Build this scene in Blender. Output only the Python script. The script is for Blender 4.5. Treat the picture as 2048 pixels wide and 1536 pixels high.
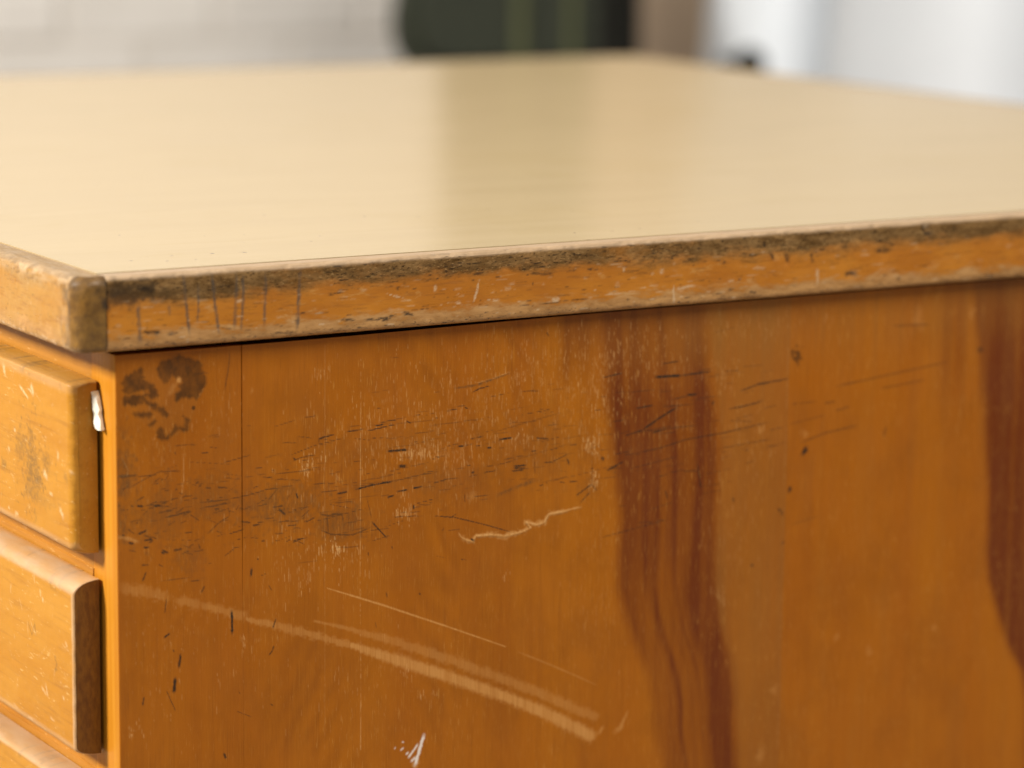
import bpy, bmesh, math, random
import numpy as np
from mathutils import Matrix, Vector

for o in list(bpy.data.objects): bpy.data.objects.remove(o)
scene = bpy.context.scene
C = scene.collection
TOP = 0.75                      # height of the desk top above the floor

# ------------------------------------------------------------------ camera
CAM = np.array([-0.48375, -1.14293, 0.18 + TOP])
RT = np.array([0.8603828, -0.5095203, 0.01142414])
UP = np.array([0.08137121, 0.15946365, 0.98384454])
FW = np.array([0.5031105, 0.84555332, -0.17866007])
cd = bpy.data.cameras.new('camera'); cam = bpy.data.objects.new('camera', cd); C.objects.link(cam)
M = Matrix.Identity(4)
for i in range(3):
    M[i][0], M[i][1], M[i][2], M[i][3] = RT[i], UP[i], -FW[i], CAM[i]
cam.matrix_world = M
cd.sensor_width = 36.0; cd.lens = 6136.22 / 2048 * 36.0
cd.clip_start = 0.02; cd.clip_end = 200
cd.dof.use_dof = True; cd.dof.focus_distance = 1.318; cd.dof.aperture_fstop = 5.2
cd.dof.aperture_blades = 0
scene.camera = cam

# ------------------------------------------------------------------ light
w = bpy.data.worlds.new('World'); scene.world = w; w.use_nodes = True
bg = w.node_tree.nodes['Background']; bg.inputs[0].default_value = (1.0, 0.965, 0.92, 1); bg.inputs[1].default_value = 0.30

def area(name, loc, target, sx, sy, power, col):
    d = bpy.data.lights.new(name, 'AREA'); d.shape = 'RECTANGLE'; d.size = sx; d.size_y = sy
    d.energy = power; d.color = col
    o = bpy.data.objects.new(name, d); C.objects.link(o); o.location = loc
    o.rotation_euler = (Vector(target) - Vector(loc)).to_track_quat('-Z', 'Y').to_euler()
    return o
area('window_light', (-2.2, 0.62, 2.12), (0.0, 0.0, 0.65), 0.42, 0.45, 148, (1.0, 0.95, 0.88))
area('background_fill_light', (0.1, 1.15, 3.0), (2.3, 2.7, 0.8), 1.4, 1.0, 41, (1.0, 0.98, 0.95))  # added lamp that brightens the wall and chairs behind, not a real window
area('overhead_fill_light', (0.8, -1.9, 3.1), (0.3, 0.0, 0.6), 2.2, 1.6, 90, (1.0, 0.97, 0.92))  # added overhead fill for the side panel and desk top, not a real window

scene.view_settings.view_transform = 'Standard'; scene.view_settings.look = 'None'
scene.view_settings.exposure = 0.0; scene.view_settings.gamma = 1.0
scene.render.engine = 'CYCLES'

# ------------------------------------------------------------------ helpers
rng = np.random.default_rng(7)
_perm = rng.random((256, 256))
def vnoise(x, y):
    x = np.asarray(x, float); y = np.asarray(y, float)
    xi = np.floor(x).astype(int); yi = np.floor(y).astype(int)
    fx = x - xi; fy = y - yi; fx = fx * fx * (3 - 2 * fx); fy = fy * fy * (3 - 2 * fy)
    a = _perm[xi & 255, yi & 255]; b = _perm[(xi + 1) & 255, yi & 255]
    c = _perm[xi & 255, (yi + 1) & 255]; d = _perm[(xi + 1) & 255, (yi + 1) & 255]
    return (a * (1 - fx) + b * fx) * (1 - fy) + (c * (1 - fx) + d * fx) * fy
def fbm(x, y, n=4):
    s = 0; a = .5; t = 0
    for i in range(n):
        s = s + a * vnoise(x * 2 ** i + 17.3 * i, y * 2 ** i + 9.1 * i); t += a; a *= .5
    return s / t
def sstep(a, b, x):
    t = np.clip((x - a) / (b - a), 0, 1); return t * t * (3 - 2 * t)

def ray(px, py):
    return FW + RT * ((px - 1024) / 6136.22) - UP * ((py - 768) / 6136.22)
def plane_point(px, py, ax, val):
    """survey helper: where on the plane axis=val a feature of the desk lies (metres)"""
    d = ray(px, py); return CAM + d * ((val - CAM[ax]) / d[ax])

class MB:
    """mesh collector: grids and polygons with float attributes, built as one mesh object"""
    def __init__(s): s.v = []; s.n = 0; s.f = []; s.a = {}; s.q = []
    def grid(s, P, attrs=None, flip=False):
        nu, nv = P.shape[:2]; base = s.n
        s.v.append(P.reshape(-1, 3)); s.n += nu * nv
        i = np.arange(nu * nv).reshape(nu, nv) + base
        q = np.stack([i[:-1, :-1], i[1:, :-1], i[1:, 1:], i[:-1, 1:]], -1).reshape(-1, 4)
        if flip: q = q[:, ::-1]
        s.q.append(q)
        for k, arr in (attrs or {}).items(): s.a.setdefault(k, []).append((base, np.asarray(arr, float).reshape(-1)))
        return i
    def poly(s, pts, attrs=None):
        base = s.n; pts = np.asarray(pts, float); s.v.append(pts); s.n += len(pts)
        s.f.append(list(range(base, base + len(pts))))
        for k, val in (attrs or {}).items(): s.a.setdefault(k, []).append((base, np.full(len(pts), float(val))))
    def box(s, x0, x1, y0, y1, z0, z1):
        p = lambda *c: [(x, y, z) for x, y, z in c]
        s.poly(p((x0,y0,z0),(x0,y1,z0),(x1,y1,z0),(x1,y0,z0))); s.poly(p((x0,y0,z1),(x1,y0,z1),(x1,y1,z1),(x0,y1,z1)))
        s.poly(p((x0,y0,z0),(x1,y0,z0),(x1,y0,z1),(x0,y0,z1))); s.poly(p((x0,y1,z0),(x0,y1,z1),(x1,y1,z1),(x1,y1,z0)))
        s.poly(p((x0,y0,z0),(x0,y0,z1),(x0,y1,z1),(x0,y1,z0))); s.poly(p((x1,y0,z0),(x1,y1,z0),(x1,y1,z1),(x1,y0,z1)))
    def build(s, name, mat, parent=None, smooth=True, angle=35):
        me = bpy.data.meshes.new(name)
        V = np.concatenate(s.v).astype(np.float32); me.vertices.add(len(V)); me.vertices.foreach_set('co', V.ravel())
        idx = []; start = []; tot = 0
        if s.q:
            q = np.concatenate(s.q); idx.append(q.ravel()); start.append(np.arange(len(q)) * 4); tot = len(q) * 4
        for f in s.f:
            idx.append(np.array(f)); start.append(np.array([tot])); tot += len(f)
        idx = np.concatenate(idx).astype(np.int32); start = np.concatenate(start).astype(np.int32)
        me.loops.add(len(idx)); me.loops.foreach_set('vertex_index', idx)
        me.polygons.add(len(start)); me.polygons.foreach_set('loop_start', start)
        me.polygons.foreach_set('use_smooth', np.full(len(start), smooth))
        me.update(calc_edges=True)
        for k, lst in s.a.items():
            at = me.attributes.new(k, 'FLOAT', 'POINT'); arr = np.zeros(len(V), np.float32)
            for b, vals in lst: arr[b:b + len(vals)] = vals
            at.data.foreach_set('value', arr)
        if smooth and angle: me.set_sharp_from_angle(angle=math.radians(angle))
        me.materials.append(mat)
        o = bpy.data.objects.new(name, me); C.objects.link(o)
        if parent: o.parent = parent
        return o

def thing(name, label, cat, loc=(0, 0, 0), group=None):
    o = bpy.data.objects.new(name, None); C.objects.link(o); o.location = loc
    o.empty_display_size = .1; o['label'] = label; o['category'] = cat
    if group: o['group'] = group
    return o

class Mat:
    def __init__(s, name):
        s.m = bpy.data.materials.new(name); s.m.use_nodes = True; s.t = s.m.node_tree
        s.p = s.t.nodes['Principled BSDF']; s.co = s.n('ShaderNodeTexCoord').outputs['Object']
    def n(s, typ): return s.t.nodes.new(typ)
    def l(s, a, b):
        if isinstance(a, (int, float)): b.default_value = a
        elif isinstance(a, tuple): b.default_value = (*a, 1) if len(a) == 3 and len(b.default_value) == 4 else a
        else: s.t.links.new(a, b)
    def at(s, name):
        a = s.n('ShaderNodeAttribute'); a.attribute_name = name; return a.outputs['Fac']
    def noise(s, scale, stretch=(1, 1, 1), detail=3, rough=.55, dist=0.0, off=(0, 0, 0)):
        mp = s.n('ShaderNodeMapping'); s.l(s.co, mp.inputs['Vector']); mp.inputs['Scale'].default_value = stretch; mp.inputs['Location'].default_value = off
        nz = s.n('ShaderNodeTexNoise'); s.l(mp.outputs[0], nz.inputs['Vector'])
        nz.inputs['Scale'].default_value = scale; nz.inputs['Detail'].default_value = detail
        nz.inputs['Roughness'].default_value = rough; nz.inputs['Distortion'].default_value = dist
        return nz.outputs['Fac']
    def math(s, op, a, b=0.0, clamp=False):
        m = s.n('ShaderNodeMath'); m.operation = op; m.use_clamp = clamp; s.l(a, m.inputs[0]); s.l(b, m.inputs[1]); return m.outputs[0]
    def rng(s, v, a, b, c=0.0, d=1.0):
        m = s.n('ShaderNodeMapRange'); m.interpolation_type = 'SMOOTHSTEP'; s.l(v, m.inputs['Value'])
        for k, x in zip(('From Min', 'From Max', 'To Min', 'To Max'), (a, b, c, d)): s.l(x, m.inputs[k])
        return m.outputs[0]
    def mix(s, f, a, b, mode='MIX'):
        m = s.n('ShaderNodeMix'); m.data_type = 'RGBA'; m.blend_type = mode; m.clamp_factor = True
        s.l(f, m.inputs[0]); s.l(a, m.inputs[6]); s.l(b, m.inputs[7]); return m.outputs[2]
    def sep(s):
        m = s.n('ShaderNodeSeparateXYZ'); s.l(s.co, m.inputs[0]); return m.outputs
    def bump(s, h, strength=.3, dist=.001):
        b = s.n('ShaderNodeBump'); b.inputs['Strength'].default_value = strength; b.inputs['Distance'].default_value = dist
        s.l(h, b.inputs['Height']); s.l(b.outputs[0], s.p.inputs['Normal'])
    def out(s, col, rough=.5, spec=.5):
        s.l(col, s.p.inputs['Base Color']); s.l(rough, s.p.inputs['Roughness']); s.l(spec, s.p.inputs['Specular IOR Level']); return s.m

# ------------------------------------------------------------------ materials
def mat_panel():
    m = Mat('varnished_panel_wood')
    fib = m.noise(1500, (1, 1, .03), 4, .65); fib2 = m.noise(330, (1, 1, .03), 4)
    stk = m.noise(38, (1, 1, .07), 3, .5, .3); blo = m.noise(16, (1, 1, .5), 3)
    cat = m.noise(30, (1, 1, .22), 2, .5, 1.2, (3, 0, 1))
    c = m.mix(m.rng(stk, .3, .7), (.375, .105, .0020), (.42, .128, .0028))
    c = m.mix(m.rng(blo, .35, .7, 0, .55), c, (.39, .112, .003))
    c = m.mix(m.rng(m.noise(24, (1, 1, .7), 5, .65, 0, (5, 2, 3)), .42, .66, 0, .5), c, (.285, .082, .003))
    c = m.mix(m.rng(cat, .52, .66, 0, .14), c, (.31, .078, .002))
    c = m.mix(m.rng(fib2, .45, .75, 0, .22), c, (.255, .067, .002))
    heart = m.math('MULTIPLY', m.at('heart'), m.rng(m.noise(240, (1, 1, .02), 4), .3, .7, .80, 1.10), True)
    c = m.mix(heart, c, (.150, .029, .0022))
    c = m.mix(m.math('MULTIPLY', m.at('dull'), m.rng(fib2, .2, .8, .6, 1.1)), c, (.30, .118, .018))
    c = m.mix(m.math('MULTIPLY', m.at('arc'), m.rng(fib2, .2, .7, .3, 1.1)), c, (.21, .055, .002))
    c = m.mix(m.rng(fib, .55, .75, 0, .38), c, (.52, .21, .022))
    c = m.mix(m.rng(fib, .46, .25, 0, .40), c, (.19, .052, .003))
    c = m.mix(m.math('MULTIPLY', m.rng(m.noise(2000, (1, 1, .07), 2, .5), .60, .72), m.rng(m.noise(22, (1, 1, .6), 3, .6), .40, .62, .12, .55)), c, (.58, .26, .05))
    brk = m.rng(m.noise(1300, (1, 1, .25), 3, .7), .3, .62, .25, 1)
    c = m.mix(m.math('MULTIPLY', m.at('light'), m.rng(m.math('ADD', m.math('MULTIPLY', fib, .6), m.math('MULTIPLY', fib2, .4)), .36, .58, .52, 1.0)), c, (.60, .27, .065))
    c = m.mix(m.math('MULTIPLY', m.at('fleck'), brk), c, (.74, .40, .14))
    stn = m.math('MULTIPLY', m.at('stain'), m.rng(m.noise(420, (1, 1, .5), 4, .7), .25, .6, .7, 1.0))
    c = m.mix(stn, c, (.085, .030, .004))
    brk2 = m.rng(m.noise(1500, (1, 1, .6), 3, .75), .28, .52, .30, 1.15)
    c = m.mix(m.math('MULTIPLY', m.at('dark'), brk2), c, (.026, .016, .009))
    c = m.mix(m.math('MULTIPLY', m.at('smudge'), m.rng(m.noise(500, (1, 1, .4), 4, .7), .3, .65, .2, 1)), c, (.10, .052, .018))
    c = m.mix(m.at('white'), c, (.82, .70, .60))
    r = m.rng(m.noise(40, (1, 1, .8), 4, .65), .3, .7, .30, .50); r = m.math('ADD', r, m.math('MULTIPLY', m.at('light'), .2)); r = m.math('ADD', r, m.math('MULTIPLY', m.at('dull'), .12))
    h = m.math('SUBTRACT', m.math('MULTIPLY', fib, .5), m.math('MULTIPLY', m.at('dark'), 1.0)); h = m.math('SUBTRACT', h, m.math('MULTIPLY', m.at('fleck'), .7))
    m.bump(h, .22, .0004)
    c = m.mix(m.at('lipping'), c, m.mix(m.rng(fib2, .3, .7), (.48, .178, .011), (.55, .23, .021)))
    return m.out(c, r, .26)

def mat_drawer(name, a, b, pale):
    m = Mat(name)
    fib = m.noise(420, (1, .05, 1), 4, .6); stk = m.noise(60, (1, .08, 1), 3, .5, .4); blo = m.noise(34, (1, .6, 1), 3)
    fl = m.noise(700, (1, .22, 1), 2, .6)
    c = m.mix(m.rng(stk, .3, .7), a, b)
    c = m.mix(m.rng(blo, .4, .72, 0, .6), c, pale)
    c = m.mix(m.rng(fib, .5, .25, 0, .35), c, (.24, .085, .01))
    c = m.mix(m.rng(fl, .62, .74, 0, .55), c, (.62, .37, .13))
    c = m.mix(m.math('MULTIPLY', m.at('smudge'), m.rng(m.noise(600, (1, .5, 1), 4, .7), .3, .6, .25, 1)), c, (.105, .065, .025))
    c = m.mix(m.math('MULTIPLY', m.at('worn'), m.rng(m.noise(130, (1, .3, 1), 3), .2, .7, .5, 1)), c, (.52, .36, .22))
    c = m.mix(m.math('MULTIPLY', m.at('endgrain'), m.rng(m.noise(520, (1, 1, .35), 4, .7), .3, .7, .78, 1)), c, (.115, .040, .006))
    c = m.mix(m.math('MULTIPLY', m.at('chip'), m.rng(m.noise(900, (1, 1, 1), 3, .7), .3, .55, .35, 1)), c, (.64, .43, .22))
    r = m.rng(blo, .2, .8, .34, .5); m.bump(m.math('SUBTRACT', m.math('MULTIPLY', fib, .6), m.at('chip')), .2, .0004)
    return m.out(c, r, .26)

def mat_edge(name, side):
    m = Mat(name)
    st = (.12, 1, 1) if side else (1, .12, 1)
    v = m.at('v'); gr = m.noise(500, st, 4, .65); big = m.noise(55, tuple(.45 if q < 1 else 1 for q in st), 4, .65)
    med = m.noise(240, tuple(.3 if q < 1 else 1 for q in st), 4, .7, .3); spk = m.noise(1500, tuple(.35 if q < 1 else 1 for q in st), 2, .6)
    if side: base = m.mix(m.rng(big, .3, .7), (.42, .138, .008), (.54, .20, .016))
    else: base = m.mix(m.rng(big, .3, .7), (.42, .195, .030), (.45, .235, .052))
    base = m.mix(m.rng(gr, .5, .28, 0, .5), base, (.26, .09, .012)); base = m.mix(m.rng(med, .58, .72, 0, .5), base, (.56, .28, .07))
    base = m.mix(m.rng(gr, .6, .8, 0, .35), base, (.60, .33, .10))
    # worn pale lower lip
    lo = m.rng(m.math('ADD', v, m.math('MULTIPLY', m.math('SUBTRACT', med, .5), .55)), .70, .86)
    c = m.mix(m.math('MULTIPLY', lo, .85 if side else .55), base, m.mix(m.rng(med, .3, .7), (.30, .155, .052), (.52, .28, .10)))
    c = m.mix(m.math('MULTIPLY', m.rng(v, .82, 1.0), m.rng(spk, .56, .68)), c, (.06, .035, .015))
    # grime along the upper arris
    lim = .40 if side else .24
    dm = m.math('ADD', m.math('SUBTRACT', v, m.math('MULTIPLY', m.math('SUBTRACT', big, .5), .55)), m.math('MULTIPLY', m.math('SUBTRACT', med, .5), .48))
    dirt = m.rng(dm, lim + .10, lim - .20 if side else lim - .22); dirt = m.math('MULTIPLY', dirt, m.rng(m.noise(30, tuple(.6 if q < 1 else 1 for q in st), 5, .75), .30, .5, .62, 1.0)) if side else dirt
    dirt = m.math('MULTIPLY', dirt, m.rng(v, -.02, .05) if side else m.math('MULTIPLY', m.rng(v, -.4, .05, .55, .8), m.rng(med, .3, .65, .3, 1)))
    dcol = m.mix(m.rng(med, .3, .7), (.095, .052, .017), (.25, .145, .055)) if side else m.mix(m.rng(med, .3, .7), (.20, .135, .07), (.44, .33, .21))
    dcol = m.mix(m.rng(spk, .58, .68), dcol, (.02, .015, .009)); dcol = m.mix(m.rng(spk, .40, .30, 0, .7), dcol, (.40, .25, .10))
    c = m.mix(m.math('MULTIPLY', dirt, .93), c, dcol)
    # flat top of the band
    tp = m.rng(m.math('ADD', v, m.math('MULTIPLY', m.math('SUBTRACT', med, .5), .06)), .085, .03); c = m.mix(tp, c, m.mix(m.rng(gr, .3, .7), *(((.34, .225, .125), (.43, .295, .175)) if side else ((.25, .16, .078), (.33, .215, .11)))))
    c = m.mix(m.math('MULTIPLY', m.at('end'), m.rng(med, .25, .7, .8, 1)), c, m.mix(m.rng(m.noise(130, (1, 1, 1), 4, .7), .35, .65), (.085, .038, .006), (.20, .098, .018)))
    c = m.mix(m.math('MULTIPLY', m.at('smudge'), m.rng(med, .25, .6, .35, 1)), c, (.034, .021, .011))
    c = m.mix(m.math('MULTIPLY', m.at('ink'), m.rng(m.noise(500, (1, 1, .3), 3, .6), .3, .6, .45, 1)), c, (.085, .066, .050))
    c = m.mix(m.math('MULTIPLY', m.at('dark'), m.rng(spk, .3, .55, .3, 1)), c, (.02, .013, .008))
    c = m.mix(m.math('MULTIPLY', m.at('light'), m.rng(spk, .3, .55, .4, 1)), c, (.62, .44, .26))
    r = m.math('ADD', m.rng(med, .2, .8, .24, .46), m.math('MULTIPLY', dirt, .25))
    h = m.math('ADD', m.math('MULTIPLY', gr, .4), m.math('MULTIPLY', m.math('MULTIPLY', spk, dirt), .9))
    m.bump(h, .45, .0005)
    return m.out(c, r, m.math('SUBTRACT', .42, m.math('MULTIPLY', dirt, .34)))

def mat_laminate():
    m = Mat('cream_laminate')
    g = m.noise(26, (.25, 1.6, 1), 4, .6, .8); g2 = m.noise(150, (.12, 1.3, 1), 3, .6); b = m.noise(5, (.6, 1, 1), 2)
    c = m.mix(m.rng(g, .3, .7), (.474, .354, .190), (.488, .367, .199))
    c = m.mix(m.rng(g2, .55, .75, 0, .35), c, (.435, .315, .150)); c = m.mix(m.rng(b, .3, .7, 0, .3), c, (.495, .368, .195))
    c = m.mix(m.rng(m.noise(230, (1, 1, 1), 1, .5), .775, .80, 0, .7), c, (.12, .085, .05)); c = m.mix(m.rng(m.noise(11, (1, 1, 1), 4, .7), .5, .7, 0, .35), c, (.445, .325, .155))
    m.bump(g2, .02, .0002)
    return m.out(c, m.rng(g, .2, .8, .185, .21), .33)

def mat_plain(name, a, b, scale=20, rough=.6, stretch=(1, 1, 1), spec=.4, bump=.1):
    m = Mat(name); n = m.noise(scale, stretch, 4, .6)
    m.bump(n, bump, .001)
    return m.out(m.mix(m.rng(n, .3, .7), a, b), rough, spec)

M_PANEL = mat_panel()
M_DRAW = mat_drawer('drawer_wood', (.43, .174, .011), (.475, .208, .018), (.50, .235, .032))
M_RAIL = mat_drawer('rail_wood', (.40, .16, .018), (.45, .195, .028), (.46, .2, .035))
M_EDGE = mat_edge('worn_edge_wood', True); M_FRONT = mat_edge('front_edge_wood', False)
M_LAM = mat_laminate()
M_CORE = mat_plain('dark_core', (.03, .018, .008), (.05, .03, .012))
M_PAPER = mat_plain('torn_white_scrap', (.84, .79, .62), (.90, .86, .74), 300)
M_BRICK = mat_plain('white_painted_brick', (.615, .575, .52), (.685, .645, .59), 9, .7)
M_MORTAR = mat_plain('painted_mortar', (.575, .53, .47), (.635, .59, .53), 14, .8)
M_FLOOR = mat_plain('grey_floor', (.25, .22, .19), (.33, .30, .26), 6, .5)
M_GREEN = mat_plain('dark_green_fabric', (.020, .023, .013), (.029, .033, .018), 60, .7)
M_OLIVE = mat_plain('olive_piping', (.05, .055, .018), (.065, .07, .024), 60, .6)
M_BLACK = mat_plain('black_metal', (.006, .006, .004), (.010, .009, .006), 60, .75, (1, 1, 1), .15)
M_WHITE = mat_plain('white_moulded_plastic', (.62, .655, .69), (.65, .685, .72), 5, .4)
M_WHITE_DIM = mat_plain('dimmed_white_plastic', (.51, .53, .55), (.54, .56, .58), 5, .5)  # same white plastic, darkened to offset the stronger light on the nearer chair
M_BROWN = mat_plain('brown_board', (.30, .22, .15), (.38, .28, .19), 8, .6, (4, 4, .3))

# ------------------------------------------------------------------ setting
fl = MB(); fl.box(-4, 6, -4, 6, -.05, 0); o = fl.build('floor', M_FLOOR, None, False); o['kind'] = 'structure'

def build_wall():
    t = thing('brick_wall', 'white painted brick wall behind the desk', 'wall', (2.0, 2.7, 0))
    b = MB(); b.box(-4.5, 3.5, .006, .2, 0, 2.9); b.build('mortar', M_MORTAR, t, False)
    bm = bmesh.new(); bmesh.ops.create_cube(bm, size=1)
    for v in bm.verts: v.co = Vector((v.co.x * .217, v.co.y * .03, v.co.z * .067))
    bmesh.ops.bevel(bm, geom=bm.edges[:], offset=.005, segments=1, affect='EDGES')
    me = bpy.data.meshes.new('brick'); bm.to_mesh(me); bm.free(); me.materials.append(M_BRICK)
    r = random.Random(3)
    for row in range(19):
        z = .30 + row * .075
        for k in range(15):
            x = -1.35 + k * .225 + (.1125 if row % 2 else 0)
            o = bpy.data.objects.new('brick', me); C.objects.link(o); o.parent = t
            o.location = (x, .0165 + r.uniform(-.002, .003), z); o.rotation_euler = (r.uniform(-.01, .01), 0, r.uniform(-.01, .01))
build_wall()

# ------------------------------------------------------------------ the desk
desk = thing('wooden_desk', 'worn orange varnished wooden desk with cream laminate top and shallow drawers', 'desk', (0, 0, 0))
XE, YE = .868, .945            # far edges of the desk top
FX, FY = -.013, -.010          # front face and side face of the desk top
XS, YP = .0068, -.002          # front of the carcass, face of the side panel
TH = .031

def dense(a, b, d): return np.linspace(a, b, max(2, int(round(abs(b - a) / d)) + 1))
def cat(*xs): return np.concatenate([xs[0]] + [x[1:] for x in xs[1:]])

# painting on a surface in metres ------------------------------------------------
class Paint:
    def __init__(s, U, V, names): s.U, s.V = U, V; s.a = {k: np.zeros(U.shape) for k in names}
    def stroke(s, name, pts, w, val=1.0, rag=.35, taper=True):
        pts = np.asarray(pts, float); a = s.a[name]
        L = np.concatenate([[0], np.cumsum(np.hypot(*np.diff(pts, axis=0).T))]); tot = max(L[-1], 1e-6)
        W = w if np.ndim(w) else [w] * len(pts)
        for i in range(len(pts) - 1):
            p, q = pts[i], pts[i + 1]; wm = max(W[i], W[i + 1]) * 1.6
            msk = (s.U > min(p[0], q[0]) - wm) & (s.U < max(p[0], q[0]) + wm) & (s.V > min(p[1], q[1]) - wm) & (s.V < max(p[1], q[1]) + wm)
            ix = np.nonzero(msk)
            if not len(ix[0]): continue
            u, v = s.U[ix], s.V[ix]; d = q - p; dd = max(d @ d, 1e-12)
            t = np.clip(((u - p[0]) * d[0] + (v - p[1]) * d[1]) / dd, 0, 1)
            dist = np.hypot(u - p[0] - t * d[0], v - p[1] - t * d[1])
            ww = W[i] + (W[i + 1] - W[i]) * t
            ww = ww * (1 - rag + 2 * rag * vnoise(u * 900 + 3, v * 900))
            g = (L[i] + t * (L[i + 1] - L[i])) / tot
            e = np.clip(np.minimum(g, 1 - g) * 6 + .35, 0, 1) if taper else 1
            k = val * e * sstep(1.25, .35, dist / np.maximum(ww, 1e-5))
            a[ix] = np.maximum(a[ix], k)
    def blob(s, name, c, rx, ry, val=1.0, rag=.5, soft=.5):
        m = (abs(s.U - c[0]) < rx * 2) & (abs(s.V - c[1]) < ry * 2); ix = np.nonzero(m)
        if not len(ix[0]): return
        u, v = s.U[ix], s.V[ix]; r = np.hypot((u - c[0]) / rx, (v - c[1]) / ry) * (1 + rag * (fbm(u * 500, v * 500, 3) - .5) * 2)
        s.a[name][ix] = np.maximum(s.a[name][ix], val * sstep(1 + soft * .5, 1 - soft, r))
    def polygon(s, name, pts, val=1.0, warp=.0006):
        pts = np.asarray(pts, float); lo = pts.min(0) - .002; hi = pts.max(0) + .002
        ix = np.nonzero((s.U > lo[0]) & (s.U < hi[0]) & (s.V > lo[1]) & (s.V < hi[1]))
        if not len(ix[0]): return
        u = s.U[ix] + warp * 2 * (vnoise(s.U[ix] * 1100, s.V[ix] * 1100) - .5); v = s.V[ix] + warp * 2 * (vnoise(s.U[ix] * 1100 + 50, s.V[ix] * 1100) - .5)
        ins = np.zeros(u.shape, bool); j = len(pts) - 1
        for i in range(len(pts)):
            (xi, yi), (xj, yj) = pts[i], pts[j]
            if yi != yj: ins ^= ((yi > v) != (yj > v)) & (u < (xj - xi) * (v - yi) / (yj - yi) + xi)
            j = i
        s.a[name][ix] = np.maximum(s.a[name][ix], val * ins)

# survey sheets: corner and scale of the detail photographs the marks were read from
SHEET = {'4': (400, 640, .41016), '5': (400, 1080, .41016), '2': (0, 680, .28), '3': (0, 1080, .297), '6': (1140, 560, .4434),
         '7': (1140, 1000, .4434), 's': (200, 680, .15625), 'p': (0, 0, 1.0), 'e': (200, 480, .3418), 'f': (800, 440, .3418), 'g': (1400, 400, .3164)}
def on_panel(sh, pts):
    ox, oy, k = SHEET[sh]; r = []
    for x, y in pts:
        p = plane_point(ox + x * k, oy + y * k, 1, YP); r.append((p[0], p[2] - TOP))
    return r
def on_edge(sh, pts):
    ox, oy, k = SHEET[sh]; r = []
    for x, y in pts:
        p = plane_point(ox + x * k, oy + y * k, 1, FY); r.append((p[0], p[2] - TOP))
    return r
def on_front(sh, pts, X):
    ox, oy, k = SHEET[sh]; r = []
    for x, y in pts:
        p = plane_point(ox + x * k, oy + y * k, 0, X); r.append((p[1], p[2] - TOP))
    return r
MM = .001

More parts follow.
